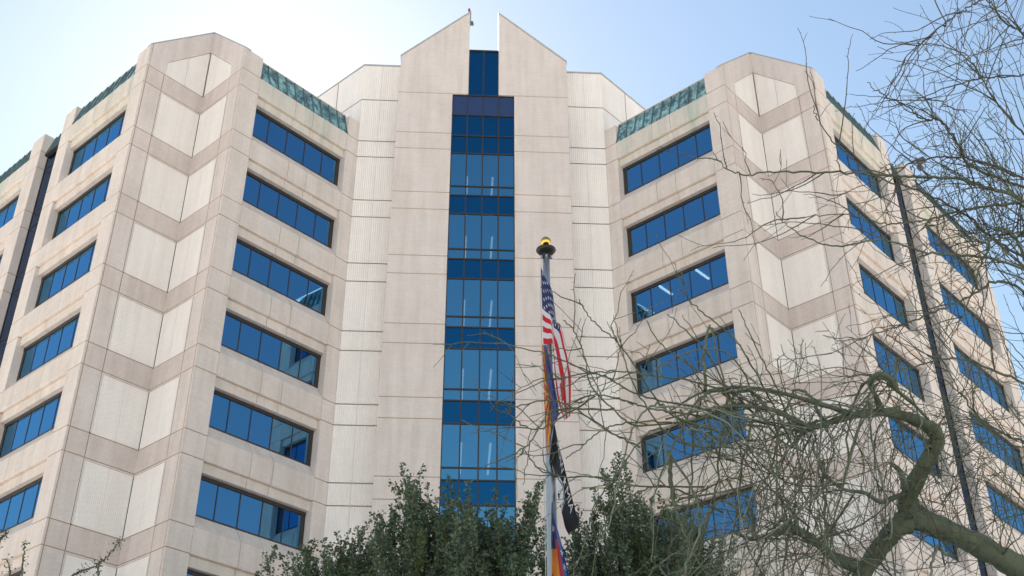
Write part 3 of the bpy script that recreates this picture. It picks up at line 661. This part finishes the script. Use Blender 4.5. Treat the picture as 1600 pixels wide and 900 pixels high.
def palo_verde_right():
    base = at(1900, 700, 10.5); base.z = 0
    t = empty('palo_verde_tree', base, 'bare wiry tree with dark thin twigs reaching in from the upper right across the sky', 'tree')
    r = random.Random(23); mb = MB()
    tip = at(1690, 400, 9.6)
    tp = smooth([base, base+Vector((.1, 0, 1.5)), base+Vector((-.15, .1, 3)), at(1800, 560, 10), tip], 6)
    mb.tube(tp, taper(len(tp), .17, .06, .9), 'pvbark', 12); mb.build('trunk', t, True)
    view = lambda p: (lambda q: (800+F*q.dot(rt)/q.dot(fw), 450-F*q.dot(up)/q.dot(fw), q.dot(fw)))(p-CAM)
    mb = MB(); nodes = []
    H = [
     ([(1700, 400, 9.6), (1600, 315, 9.4), (1550, 295, 9.3), (1500, 280, 9.2), (1450, 277, 9.2), (1400, 275, 9.1), (1300, 269, 9.0), (1200, 270, 8.9), (1167, 273, 8.9), (1133, 262, 8.8), (1113, 237, 8.8)], 9),
     ([(1700, 340, 9.8), (1600, 280, 9.6), (1545, 257, 9.5), (1500, 247, 9.4), (1435, 250, 9.3), (1400, 270, 9.2), (1350, 290, 9.1), (1290, 315, 9.0)], 6),
     ([(1700, 100, 9.8), (1600, 117, 9.6), (1540, 122, 9.5), (1500, 131, 9.4), (1478, 155, 9.4), (1465, 175, 9.3)], 4),
     ([(1640, -40, 9.6), (1535, 0, 9.4), (1500, 20, 9.3), (1460, 50, 9.2), (1415, 90, 9.2), (1394, 126, 9.1)], 4),
     ([(1620, 300, 9.6), (1520, 260, 9.4), (1490, 215, 9.3), (1470, 190, 9.3), (1440, 185, 9.2), (1415, 165, 9.2), (1375, 145, 9.1), (1355, 128, 9.1)], 6),
     ([(1660, 260, 9.7), (1600, 210, 9.5), (1560, 165, 9.4), (1520, 100, 9.3), (1500, 65, 9.3)], 5),
     ([(1640, 100, 9.6), (1600, 55, 9.5), (1570, 35, 9.4), (1545, 5, 9.4), (1530, -20, 9.4)], 5),
     ([(1640, 420, 9.4), (1560, 380, 9.2), (1500, 330, 9.1), (1440, 300, 9.0), (1370, 275, 9.0), (1310, 230, 8.9), (1280, 190, 8.9), (1270, 165, 8.8)], 6),
     ([(1680, 480, 9.4), (1600, 420, 9.2), (1520, 400, 9.1), (1450, 395, 9.0), (1380, 375, 8.9), (1300, 385, 8.9), (1240, 360, 8.8), (1210, 330, 8.8)], 7),
     ([(1690, 430, 9.5), (1610, 330, 9.3), (1570, 320, 9.2), (1500, 330, 9.2), (1440, 345, 9.1), (1380, 350, 9.0), (1320, 335, 9.0), (1250, 340, 8.9)], 7),
     ([(1690, 600, 9.3), (1610, 470, 9.2), (1560, 440, 9.1), (1500, 470, 9.0), (1430, 500, 9.0), (1370, 520, 8.9), (1300, 550, 8.9)], 7),
     ([(1690, 560, 9.3), (1630, 480, 9.2), (1590, 380, 9.2), (1560, 360, 9.1), (1530, 420, 9.0), (1510, 480, 9.0), (1480, 540, 8.9)], 9),
     ([(1700, 330, 9.6), (1640, 350, 9.5), (1608, 352, 9.4), (1595, 368, 9.4), (1570, 372, 9.3), (1530, 382, 9.3)], 12),
     ([(1680, 640, 9.2), (1600, 600, 9.1), (1500, 560, 9.0), (1420, 575, 8.9), (1370, 590, 8.8)], 7),
     ([(1700, 720, 9.1), (1620, 700, 9.0), (1540, 660, 8.9), (1500, 610, 8.8), (1470, 560, 8.8)], 7),
    ]
    for spec, w_ in H:
        pts = smooth([at(*p) for p in spec], 9); pts = [p+rv(r, .006) for p in pts]; n = len(pts)
        mb.tube(pts, taper(n, w_*.8*spec[0][2]/F/2, .003, .9), 'pvbark' if w_ > 6 else 'pvdark', 6, False)
        nodes += [(p, i/n) for i, p in enumerate(pts) if i > 2]
        for i in range(4, n):
            if r.random() < (.25 if view(pts[i])[0] > 1400 else .12):
                tt = (pts[i]-pts[i-1]).normalized(); s_ = (tt.cross(rv(r))).normalized()
                zig_shoot(mb, r, pts[i], pts[i]+(tt*.9+s_*.8)*r.uniform(.2, .8), .0055, 'pvdark', .2, .7, .009)
    k = 0
    while k < 200:
        p, t_ = nodes[r.randrange(len(nodes))]; x, y, d = view(p)
        if x < 1380 and r.random() < .93: continue
        ang = math.radians(r.choices((r.uniform(95, 150), r.uniform(150, 230), r.uniform(60, 95)), (.62, .26, .12))[0])
        l = r.uniform(60, 240); ex, ey = x+l*math.cos(ang), y-l*math.sin(ang)
        if ex < 1380 and ey < 200: continue
        if ex < 1260 or ey > 860: continue
        if ex < 1400 and r.random() < .6: continue
        if ey < 250 and x < 1500 and r.random() < .7: continue
        if ey < 150 and r.random() < .5: continue
        b = at(ex, ey, d+r.uniform(-.9, .9)); k += 1
        zig_shoot(mb, r, p, b, r.choice((.003, .004, .0055)), r.choices(('pvdark', 'pvtwig'), (.6, .4))[0], .22, .9, .008)
    mb.build('crown', t)
palo_verde_right()

# ------------------------------------------------------------------ leafy trees in front of the tower
def leaf(mb, p, d, s, r, key):
    d = d.normalized(); a = d.cross(rv(r)); a = a.normalized()*s*.36; n_ = d.cross(a).normalized()*s*.12
    mb.face([p, p+d*s*.5+a+n_, p+d*s, p+d*s*.5-a+n_], key)
def leafy_tree(label, tips, rnd_tips, dist, bx, spread, prof, seed, leafs=('leafA', 'leafB')):
    r = random.Random(seed)
    b0 = at(bx, 900, dist); base = Vector((b0.x, b0.y, 0))
    t = empty('leafy_tree', base, label, 'tree', 'dense green trees below the tower')
    tb = MB(); zc = b0.z-2.2
    trunk = smooth([base, base+Vector((.15, .1, zc*.35)), base+Vector((-.1, 0, zc*.7)), Vector((base.x, base.y, zc))], 5)
    tb.tube(trunk, taper(len(trunk), .26, .12), 'trunkb', 10); tb.build('trunk', t, True)
    lb = MB(); cb = MB()
    ends = [at(x, y, dist+r.uniform(-1, 1)) for x, y in tips]
    for _ in range(rnd_tips):
        x = bx+r.gauss(0, 1)*spread*.55
        top = prof(x); y = top+abs(r.gauss(0, 1))*95+r.uniform(-14, 30)
        if y > 1010: y = r.uniform(top+10, 1010)
        ends.append(at(x, y, dist+r.gauss(0, 1.1)))
    for e in ends:
        up_ = max(0, (e.z-zc))
        st = Vector((base.x+(e.x-base.x)*r.uniform(.55, .8), base.y+(e.y-base.y)*r.uniform(.5, .8), max(zc+up_*r.uniform(.05, .4), e.z-r.uniform(1.2, 2.3))))
        node = trunk[-1-r.randrange(4)]
        if r.random() < .3: 
            q = smooth([node, (node+st)/2+rv(r, .2), st], 4); tb2 = q; lb.tube(q, taper(len(q), .05, .016), 'trunkb', 5, False)
        md = (st+e)/2+rv(r, .14)+Vector(((e.x-base.x)*.03, 0, 0))
        sh = smooth([st, md, e], 7); n = len(sh)
        lb.tube(sh, taper(n, .016, .005), 'trunkb', 4, False)
        cl = r.choices((leafs[0], leafs[1], 'leafC'), (.55, .38, .07))[0]
        L_ = (e-st).length; per = int(L_/.0105); 
        dens = r.uniform(.75, 1.15)
        for _ in range(int(per*dens)):
            u_ = r.random()**.8; i = min(n-2, int(u_*(n-1))); f_ = u_*(n-1)-i
            p = sh[i].lerp(sh[i+1], f_); tt = (sh[i+1]-sh[i]).normalized()
            wid = .068*(1-u_)**.5+.022
            off = tt.cross(rv(r)).normalized()*abs(r.gauss(0, wid)); 
            leaf(cb, p+off, tt*.5+off.normalized()*.6+rv(r, .45), r.uniform(.05, .095), r, cl)
        # side sprays
        for _ in range(int(L_*4.2)):
            u_ = r.uniform(.05, .85); i = int(u_*(n-1)); p = sh[i]; tt = (sh[min(i+1, n-1)]-sh[max(i-1, 0)]).normalized()
            dr = (tt*.9+tt.cross(rv(r)).normalized()*.6).normalized(); l = r.uniform(.18, .55)*(1.1-u_*.7)
            lb.tube([p, p+dr*l*.5+rv(r, .01), p+dr*l], [.006, .005, .003], 'trunkb', 3, False)
            for _ in range(int(l*85)):
                w_ = r.random(); leaf(cb, p+dr*l*w_+rv(r, .025), dr+rv(r, .7), r.uniform(.045, .085), r, cl)
    lb.build('branches', t); cb.build('crown', t)
def prof_from(pts):
    def f(x):
        if x <= pts[0][0]: return pts[0][1]+(pts[0][0]-x)*1.2
        if x >= pts[-1][0]: return pts[-1][1]+(x-pts[-1][0])*1.2
        for (a, b), (c, d) in zip(pts[:-1], pts[1:]):
            if a <= x <= c: return b+(d-b)*(x-a)/(c-a)
    return f
leafy_tree('small bushy tree with feathery upright shoots, leftmost of the green trees under the left wing', [(402, 893), (430, 853), (455, 862), (470, 853), (490, 843), (505, 862), (527, 833), (540, 845), (560, 823), (577, 813), (590, 835), (545, 828), (515, 848), (440, 865), (480, 858), (565, 842), (600, 800), (450, 880), (420, 885)], 120, 27.5, 530, 95,
           prof_from([(400, 895), (440, 868), (500, 855), (560, 835), (600, 830), (640, 850)]), 3)
leafy_tree('dense dark green tree with tall upright shoots at the foot of the navy glass strip', [(627, 723), (610, 752), (622, 770), (592, 800), (636, 745), (648, 750), (660, 728), (668, 755), (700, 743), (690, 762), (716, 770), (732, 753), (750, 790), (774, 762), (768, 800), (790, 775), (600, 815), (826, 768), (842, 755), (810, 795), (852, 750), (722, 790), (584, 800), (640, 775), (655, 770), (682, 800), (706, 800), (745, 815), (760, 785), (800, 810), (835, 790), (612, 790)], 270, 26.5, 715, 150,
           prof_from([(560, 850), (600, 815), (630, 765), (665, 765), (700, 785), (740, 790), (780, 800), (830, 790), (870, 800)]), 5)
leafy_tree('open dark green tree right of the flagpole, half veiled by bare green twigs', [(968, 708), (975, 722), (940, 733), (950, 745), (927, 762), (905, 790), (890, 812), (930, 800), (1010, 790), (1030, 770), (1045, 800), (1070, 790), (1000, 770), (985, 775), (1100, 800), (1120, 820), (958, 720), (962, 750), (915, 815), (935, 780), (1020, 805), (1060, 810), (880, 840), (900, 850)], 200, 28.5, 1000, 150,
           prof_from([(880, 840), (920, 800), (960, 785), (1010, 785), (1060, 780), (1110, 810), (1180, 850)]), 9, ('leafB', 'leafA'))

# small sprig tops at the lower left
def sapling(label, specs, basex, dist, seed):
    r = random.Random(seed); base = at(basex, 1100, dist); base.z = 0
    t = empty('sapling', base, label, 'young tree', 'thin sprigs rising at the lower left'); tb = MB(); cb = MB(); rb_ = MB()
    top = at(basex, 1060, dist); tp = smooth([base, base.lerp(top, .5)+Vector((.1, .05, 0)), top], 6); tb.tube(tp, taper(len(tp), .06, .018), 'trunkb', 8); tb.build('trunk', t, True)
    for spec in specs:
        pts = smooth([top]+[at(x, y, dist) for x, y in spec], 7); pts = [p+rv(r, .004) for p in pts]
        rb_.tube(pts, taper(len(pts), .011, .0032), 'pvtwig', 5, False)
        for i in range(6, len(pts)):
            for _ in range(2):
                if r.random() < .5:
                    d = rv(r).normalized(); q = pts[i]+d*r.uniform(.01, .05); rb_.tube([pts[i], q], [.002, .0012], 'pvtwig', 3, False)
                    for _ in range(2): leaf(cb, q+rv(r, .012), rv(r), r.uniform(.012, .024), r, 'leafpv')
    rb_.build('branches', t); cb.build('crown', t)
sapling('sparse leafy sprig arching up in front of the left notch panels', [[(60, 990), (110, 905), (128, 893), (150, 884), (166, 872), (180, 853), (188, 843)], [(100, 960), (150, 905), (153, 888), (156, 880)]], 30, 8.5, 5)
sapling('tiny thorny sprigs at the lower left corner before the outer window bays', [[(28, 985), (34, 900), (36, 872), (39, 848)], [(10, 980), (15, 905), (14, 885), (10, 872)], [(-30, 960), (0, 850), (6, 838), (14, 832)]], -30, 8.2, 6)
# ------------------------------------------------------------------ flagpole
M['polem'] = mat('brushed_aluminium', (.46, .48, .50), .38, .75)
M['gold'] = mat('gilded_ball', (.85, .55, .12), .22, 1.0)
M['black'] = mat('black_metal', (.012, .012, .012), .45)
M['rope'] = mat('white_rope', (.55, .55, .52), .8)
PD = 24.9
ptop = at(853.3, 402, PD); PX, PY = ptop.x, ptop.y; PZ = ptop.z
pole = empty('flagpole', (PX, PY, 0), 'tall tapering silver flagpole with a gold ball above a black dish', 'flagpole')
mb = MB(); mb.lathe((PX, PY, 0), [(.24, 0), (.24, .1), (.175, .12), (.17, 3), (.13, 5), (.110, PZ-7.5), (.101, PZ-5.5), (.090, PZ-2.6), (.080, PZ-1), (.074, PZ), (0, PZ)], 'polem', 20); mb.build('pole', pole, True)
mb = MB(); mb.lathe((PX, PY, PZ), [(0, -.02), (.085, -.02), (.085, .02), (.05, .04), (.045, .07), (.08, .085), (.17, .12), (.213, .175), (.205, .195), (.12, .16), (.05, .17), (.05, .30), (0, .30)], 'black', 24); mb.build('dish', pole, True)
mb = MB(); prof = [(.112*math.sin(math.pi*i/14), .40-.112*math.cos(math.pi*i/14)) for i in range(15)]; mb.lathe((PX, PY, PZ), prof, 'gold', 24); mb.build('ball', pole, True)
for sx in (-1, 0, 1):   # pulleys on short arms
    mb = MB(); a = Vector((PX+sx*.10, PY-.05-.04*(sx == 0), PZ-.03)); mb.tube([Vector((PX, PY, PZ-.03)), a], .014, 'black', 6)
    mb.tube([a+Vector((0, 0, .035)), a+Vector((0, 0, -.035))], .026, 'polem', 8); mb.build('pulley', pole)
mb = MB(); xr = PX-.135
mb.tube([Vector((xr+.04, PY-.05, PZ-.06)), Vector((xr, PY-.07, PZ-.6)), Vector((xr, PY-.09, PZ-7)), Vector((xr+.02, PY-.12, 1.4))], .008, 'rope', 5)
mb.build('halyard', pole)

# ------------------------------------------------------------------ limp flags
def sv(name, c):
    m = mat(name, c, .75, spec=.2); p = m.node_tree.nodes['Principled BSDF']; p.inputs['Sheen Weight'].default_value = .3; M[name] = m
sv('flag_red', (.50, .015, .03)); sv('flag_white', (.62, .62, .66)); sv('flag_blue', (.022, .035, .14)); sv('flag_black', (.008, .009, .014))
sv('flag_yellow', (.62, .30, .02)); sv('flag_brick', (.36, .03, .05)); sv('flag_royal', (.03, .06, .27)); sv('flag_copper', (.45, .16, .05)); sv('flag_orange', (.60, .22, .03))
def curve(pts, n=12):
    q = smooth([Vector((x, y, 0)) for x, y in pts], n)
    L_ = [0]
    for a, b in zip(q[:-1], q[1:]): L_.append(L_[-1]+(b-a).length)
    def f(t):
        s = t*L_[-1]
        for i in range(len(q)-1):
            if L_[i+1] >= s: 
                k = (s-L_[i])/max(1e-9, L_[i+1]-L_[i]); return q[i].lerp(q[i+1], k)
        return q[-1]
    return f
def flag(label, cat, topc, botc, colf, nu, nv, folds, amp, seed, extras=None, band=None, thick_off=0.):
    """cloth between two hanging edges; folds run down the fly; colours are woven per patch of cloth"""
    T = curve(topc); Bq = curve(botc); r = random.Random(seed); ph = r.uniform(0, 6)
    Tc = [T(i/nu) for i in range(nu+1)]; Bc = [Bq(i/nu) for i in range(nu+1)]
    def interp(arr, u):
        x = min(max(u, 0), 1)*nu; i = min(nu-1, int(x)); return arr[i].lerp(arr[i+1], x-i)
    def P(u, v, lift=0.):
        a = interp(Tc, u); b = interp(Bc, u)
        # cloth gathers sideways: zigzag between the two edges
        g = v+folds[1]*u*math.sin(v*folds[0]*2*math.pi+ph)/(folds[0]*2*math.pi)
        back = 0.
        if band:   # part of the cloth is folded away behind the part that faces the street
            w_ = min(1, max(0, (u-.18)/.25)); w_ = w_*w_*(3-2*w_); lo, hi = band
            if v < lo: h_ = (lo-v)/lo*.4; back = min(1, (lo-v)/lo*3)
            elif v > hi: h_ = 1-(v-hi)/(1-hi)*.4; back = min(1, (v-hi)/(1-hi)*3)
            else: h_ = (v-lo)/(hi-lo)
            g = g*(1-w_)+h_*w_; back *= .09*w_
        q = a.lerp(b, g)
        depth = back-.21-thick_off+amp*min(1, u*2.5+.1)*math.sin(v*folds[0]*2*math.pi+ph+.8*math.sin(u*5+ph))+.025*math.sin(u*17+v*5+ph)
        ry = fw+rt*((q.x-800)/F)-up*((q.y-450)/F)
        return CAM+ry*((PY+depth-lift-CAM.y)/ry.y)
    mb = MB(); ids = {}
    for j in range(nv+1):
        for i in range(nu+1):
            mb.v.append(tuple(P(i/nu, j/nv)))
    for j in range(nv):
        for i in range(nu):
            k = colf((i+.5)/nu, (j+.5)/nv)
            a = j*(nu+1)+i; mb.f.append((a, a+1, a+nu+2, a+nu+1)); mb.m.append(mb.mi(k))
    if extras: extras(mb, P)
    o = mb.build(cat.replace(' ', '_'), None, True)
    me = o.data
    c = sum((Vector(v.co) for v in me.vertices), Vector())/len(me.vertices)
    me.transform(Matrix.Translation(-c)); o.location = c
    s = o.modifiers.new('thickness', 'SOLIDIFY'); s.thickness = .006; s.offset = 0
    o['label'] = label; o['category'] = cat; o['group'] = 'limp flags on the flagpole'
    return o
def star(mb, P, cu_, cv, ru, rv_, key, lift=.012):
    pts = []
    for i in range(10):
        a = math.pi/2+i*math.pi/5; q = 1 if i % 2 == 0 else .40
        pts.append((cu_+ru*q*math.cos(a), cv-rv_*q*math.sin(a)))
    c = P(cu_, cv, lift)
    for s_ in (1, -1):
        for i in range(10):
            a, b = pts[i], pts[(i+1) % 10]; mb.face([P(cu_, cv, lift*s_), P(*a, lift*s_), P(*b, lift*s_)], key)
def usc(u, v): return 'flag_blue' if (u < .40 and v < 7/13) else ('flag_red' if int(v*13) % 2 == 0 else 'flag_white')
def usstars(mb, P):
    for rI in range(9):
        for c in range(6 if rI % 2 == 0 else 5):
            star(mb, P, .40*(.5/6+c/6+(0 if rI % 2 == 0 else .5/6)), (7/13)*((rI+.6)/9.2), .015, .026, 'flag_white')
flag('stars and stripes hanging limp, uppermost flag on the pole', 'flag', [(845, 417), (852, 434), (861, 450), (868, 480), (876, 507), (882, 532), (889, 558), (892, 595), (891, 650)],
     [(849, 537), (856, 538), (863, 537), (864, 548), (866, 575), (870, 615), (876, 640), (882, 657)], usc, 100, 104, (2, .6), .05, 2, usstars, band=(.48, .80))
def azc(u, v):
    if v > .5: return 'flag_royal'
    a = math.atan2(.5-v, (u-.5)*1.5); i = int(a/(math.pi/13)); return 'flag_brick' if i % 2 == 0 else 'flag_yellow'
def azs(mb, P): star(mb, P, .5, .5, .17, .25, 'flag_copper')
flag('furled red and yellow rayed flag with a blue half, second on the pole', 'flag', [(847, 538), (849, 600), (851, 660), (853, 700), (856, 717)],
     [(853, 540), (861, 570), (867, 600), (874, 640), (869, 655), (862, 662)], azc, 90, 60, (2.5, .9), .05, 4, azs, thick_off=.05)
def powc(u, v):
    x = (u-.5)*1.5; y = v-.47
    if x*x+y*y < .30**2:
        head = ((x+.02)/.11)**2+((y+.05)/.15)**2 < 1; neck = abs(x+.01) < .05 and .04 < y < .2; sh = ((x)/.2)**2+((y-.27)/.1)**2 < 1
        tower = .15 < x < .22 and -.18 < y < .05
        return 'flag_black' if (head or neck or sh or tower) else 'flag_white'
    if .30**2 < x*x+y*y < .315**2: return 'flag_black'
    if .315**2 < x*x+y*y < .33**2: return 'flag_white'
    return 'flag_black'
def text_on(mb, P, body, u0_, u1_, v0, v1, key, lift=.012):
    cu_ = bpy.data.curves.new('t', 'FONT'); cu_.body = body; ob = bpy.data.objects.new('t', cu_); col.objects.link(ob)
    bpy.context.view_layer.update(); dg = bpy.context.evaluated_depsgraph_get(); me = bpy.data.meshes.new_from_object(ob.evaluated_get(dg))
    xs = [v.co.x for v in me.vertices]; ys = [v.co.y for v in me.vertices]; x0, x1, y0, y1 = min(xs), max(xs), min(ys), max(ys)
    for pol in me.polygons:
        pts = [me.vertices[i].co for i in pol.vertices]
        mb.face([P(u0_+(u1_-u0_)*(p.x-x0)/(x1-x0), v1-(v1-v0)*(p.y-y0)/(y1-y0), lift) for p in pts], key)
    bpy.data.objects.remove(ob); bpy.data.curves.remove(cu_); bpy.data.meshes.remove(me)
def powt(mb, P):
    text_on(mb, P, 'POW', .16, .42, .03, .13, 'flag_white'); star(mb, P, .5, .08, .04, .06, 'flag_white'); text_on(mb, P, 'MIA', .58, .82, .03, .13, 'flag_white')
    text_on(mb, P, 'YOU ARE NOT FORGOTTEN', .12, .88, .85, .93, 'flag_white')
flag('black flag with a white round emblem and white lettering, third on the pole', 'flag', [(866, 660), (872, 690), (880, 720), (890, 760), (900, 798), (905, 812), (904, 824)],
     [(858, 722), (863, 738), (869, 760), (874, 785), (879, 806), (883, 824), (888, 834)], powc, 90, 90, (1.6, .5), .05, 7, powt, band=(.0001, .31), thick_off=.02)
def lowc(u, v):
    if v < .36: return 'flag_royal'
    if u > .40 and v < .52: return 'flag_brick'
    if u > .5 and v >= .52: return 'flag_orange' if u < .86-.2*(v-.5) else 'flag_brick'
    return 'flag_blue'
def lows(mb, P):
    star(mb, P, .28, .62, .05, .22, 'flag_white')
    for q in (.55, .70, .85): star(mb, P, q, .18, .045, .14, 'flag_white')
flag('blue flag with white stars and orange and red stripes, lowest on the pole', 'flag', [(863, 783), (868, 815), (878, 850), (889, 895), (896, 930)],
     [(862, 786), (861, 830), (861, 875), (860, 930)], lowc, 70, 50, (1.5, .6), .05, 8, lows, thick_off=.02)
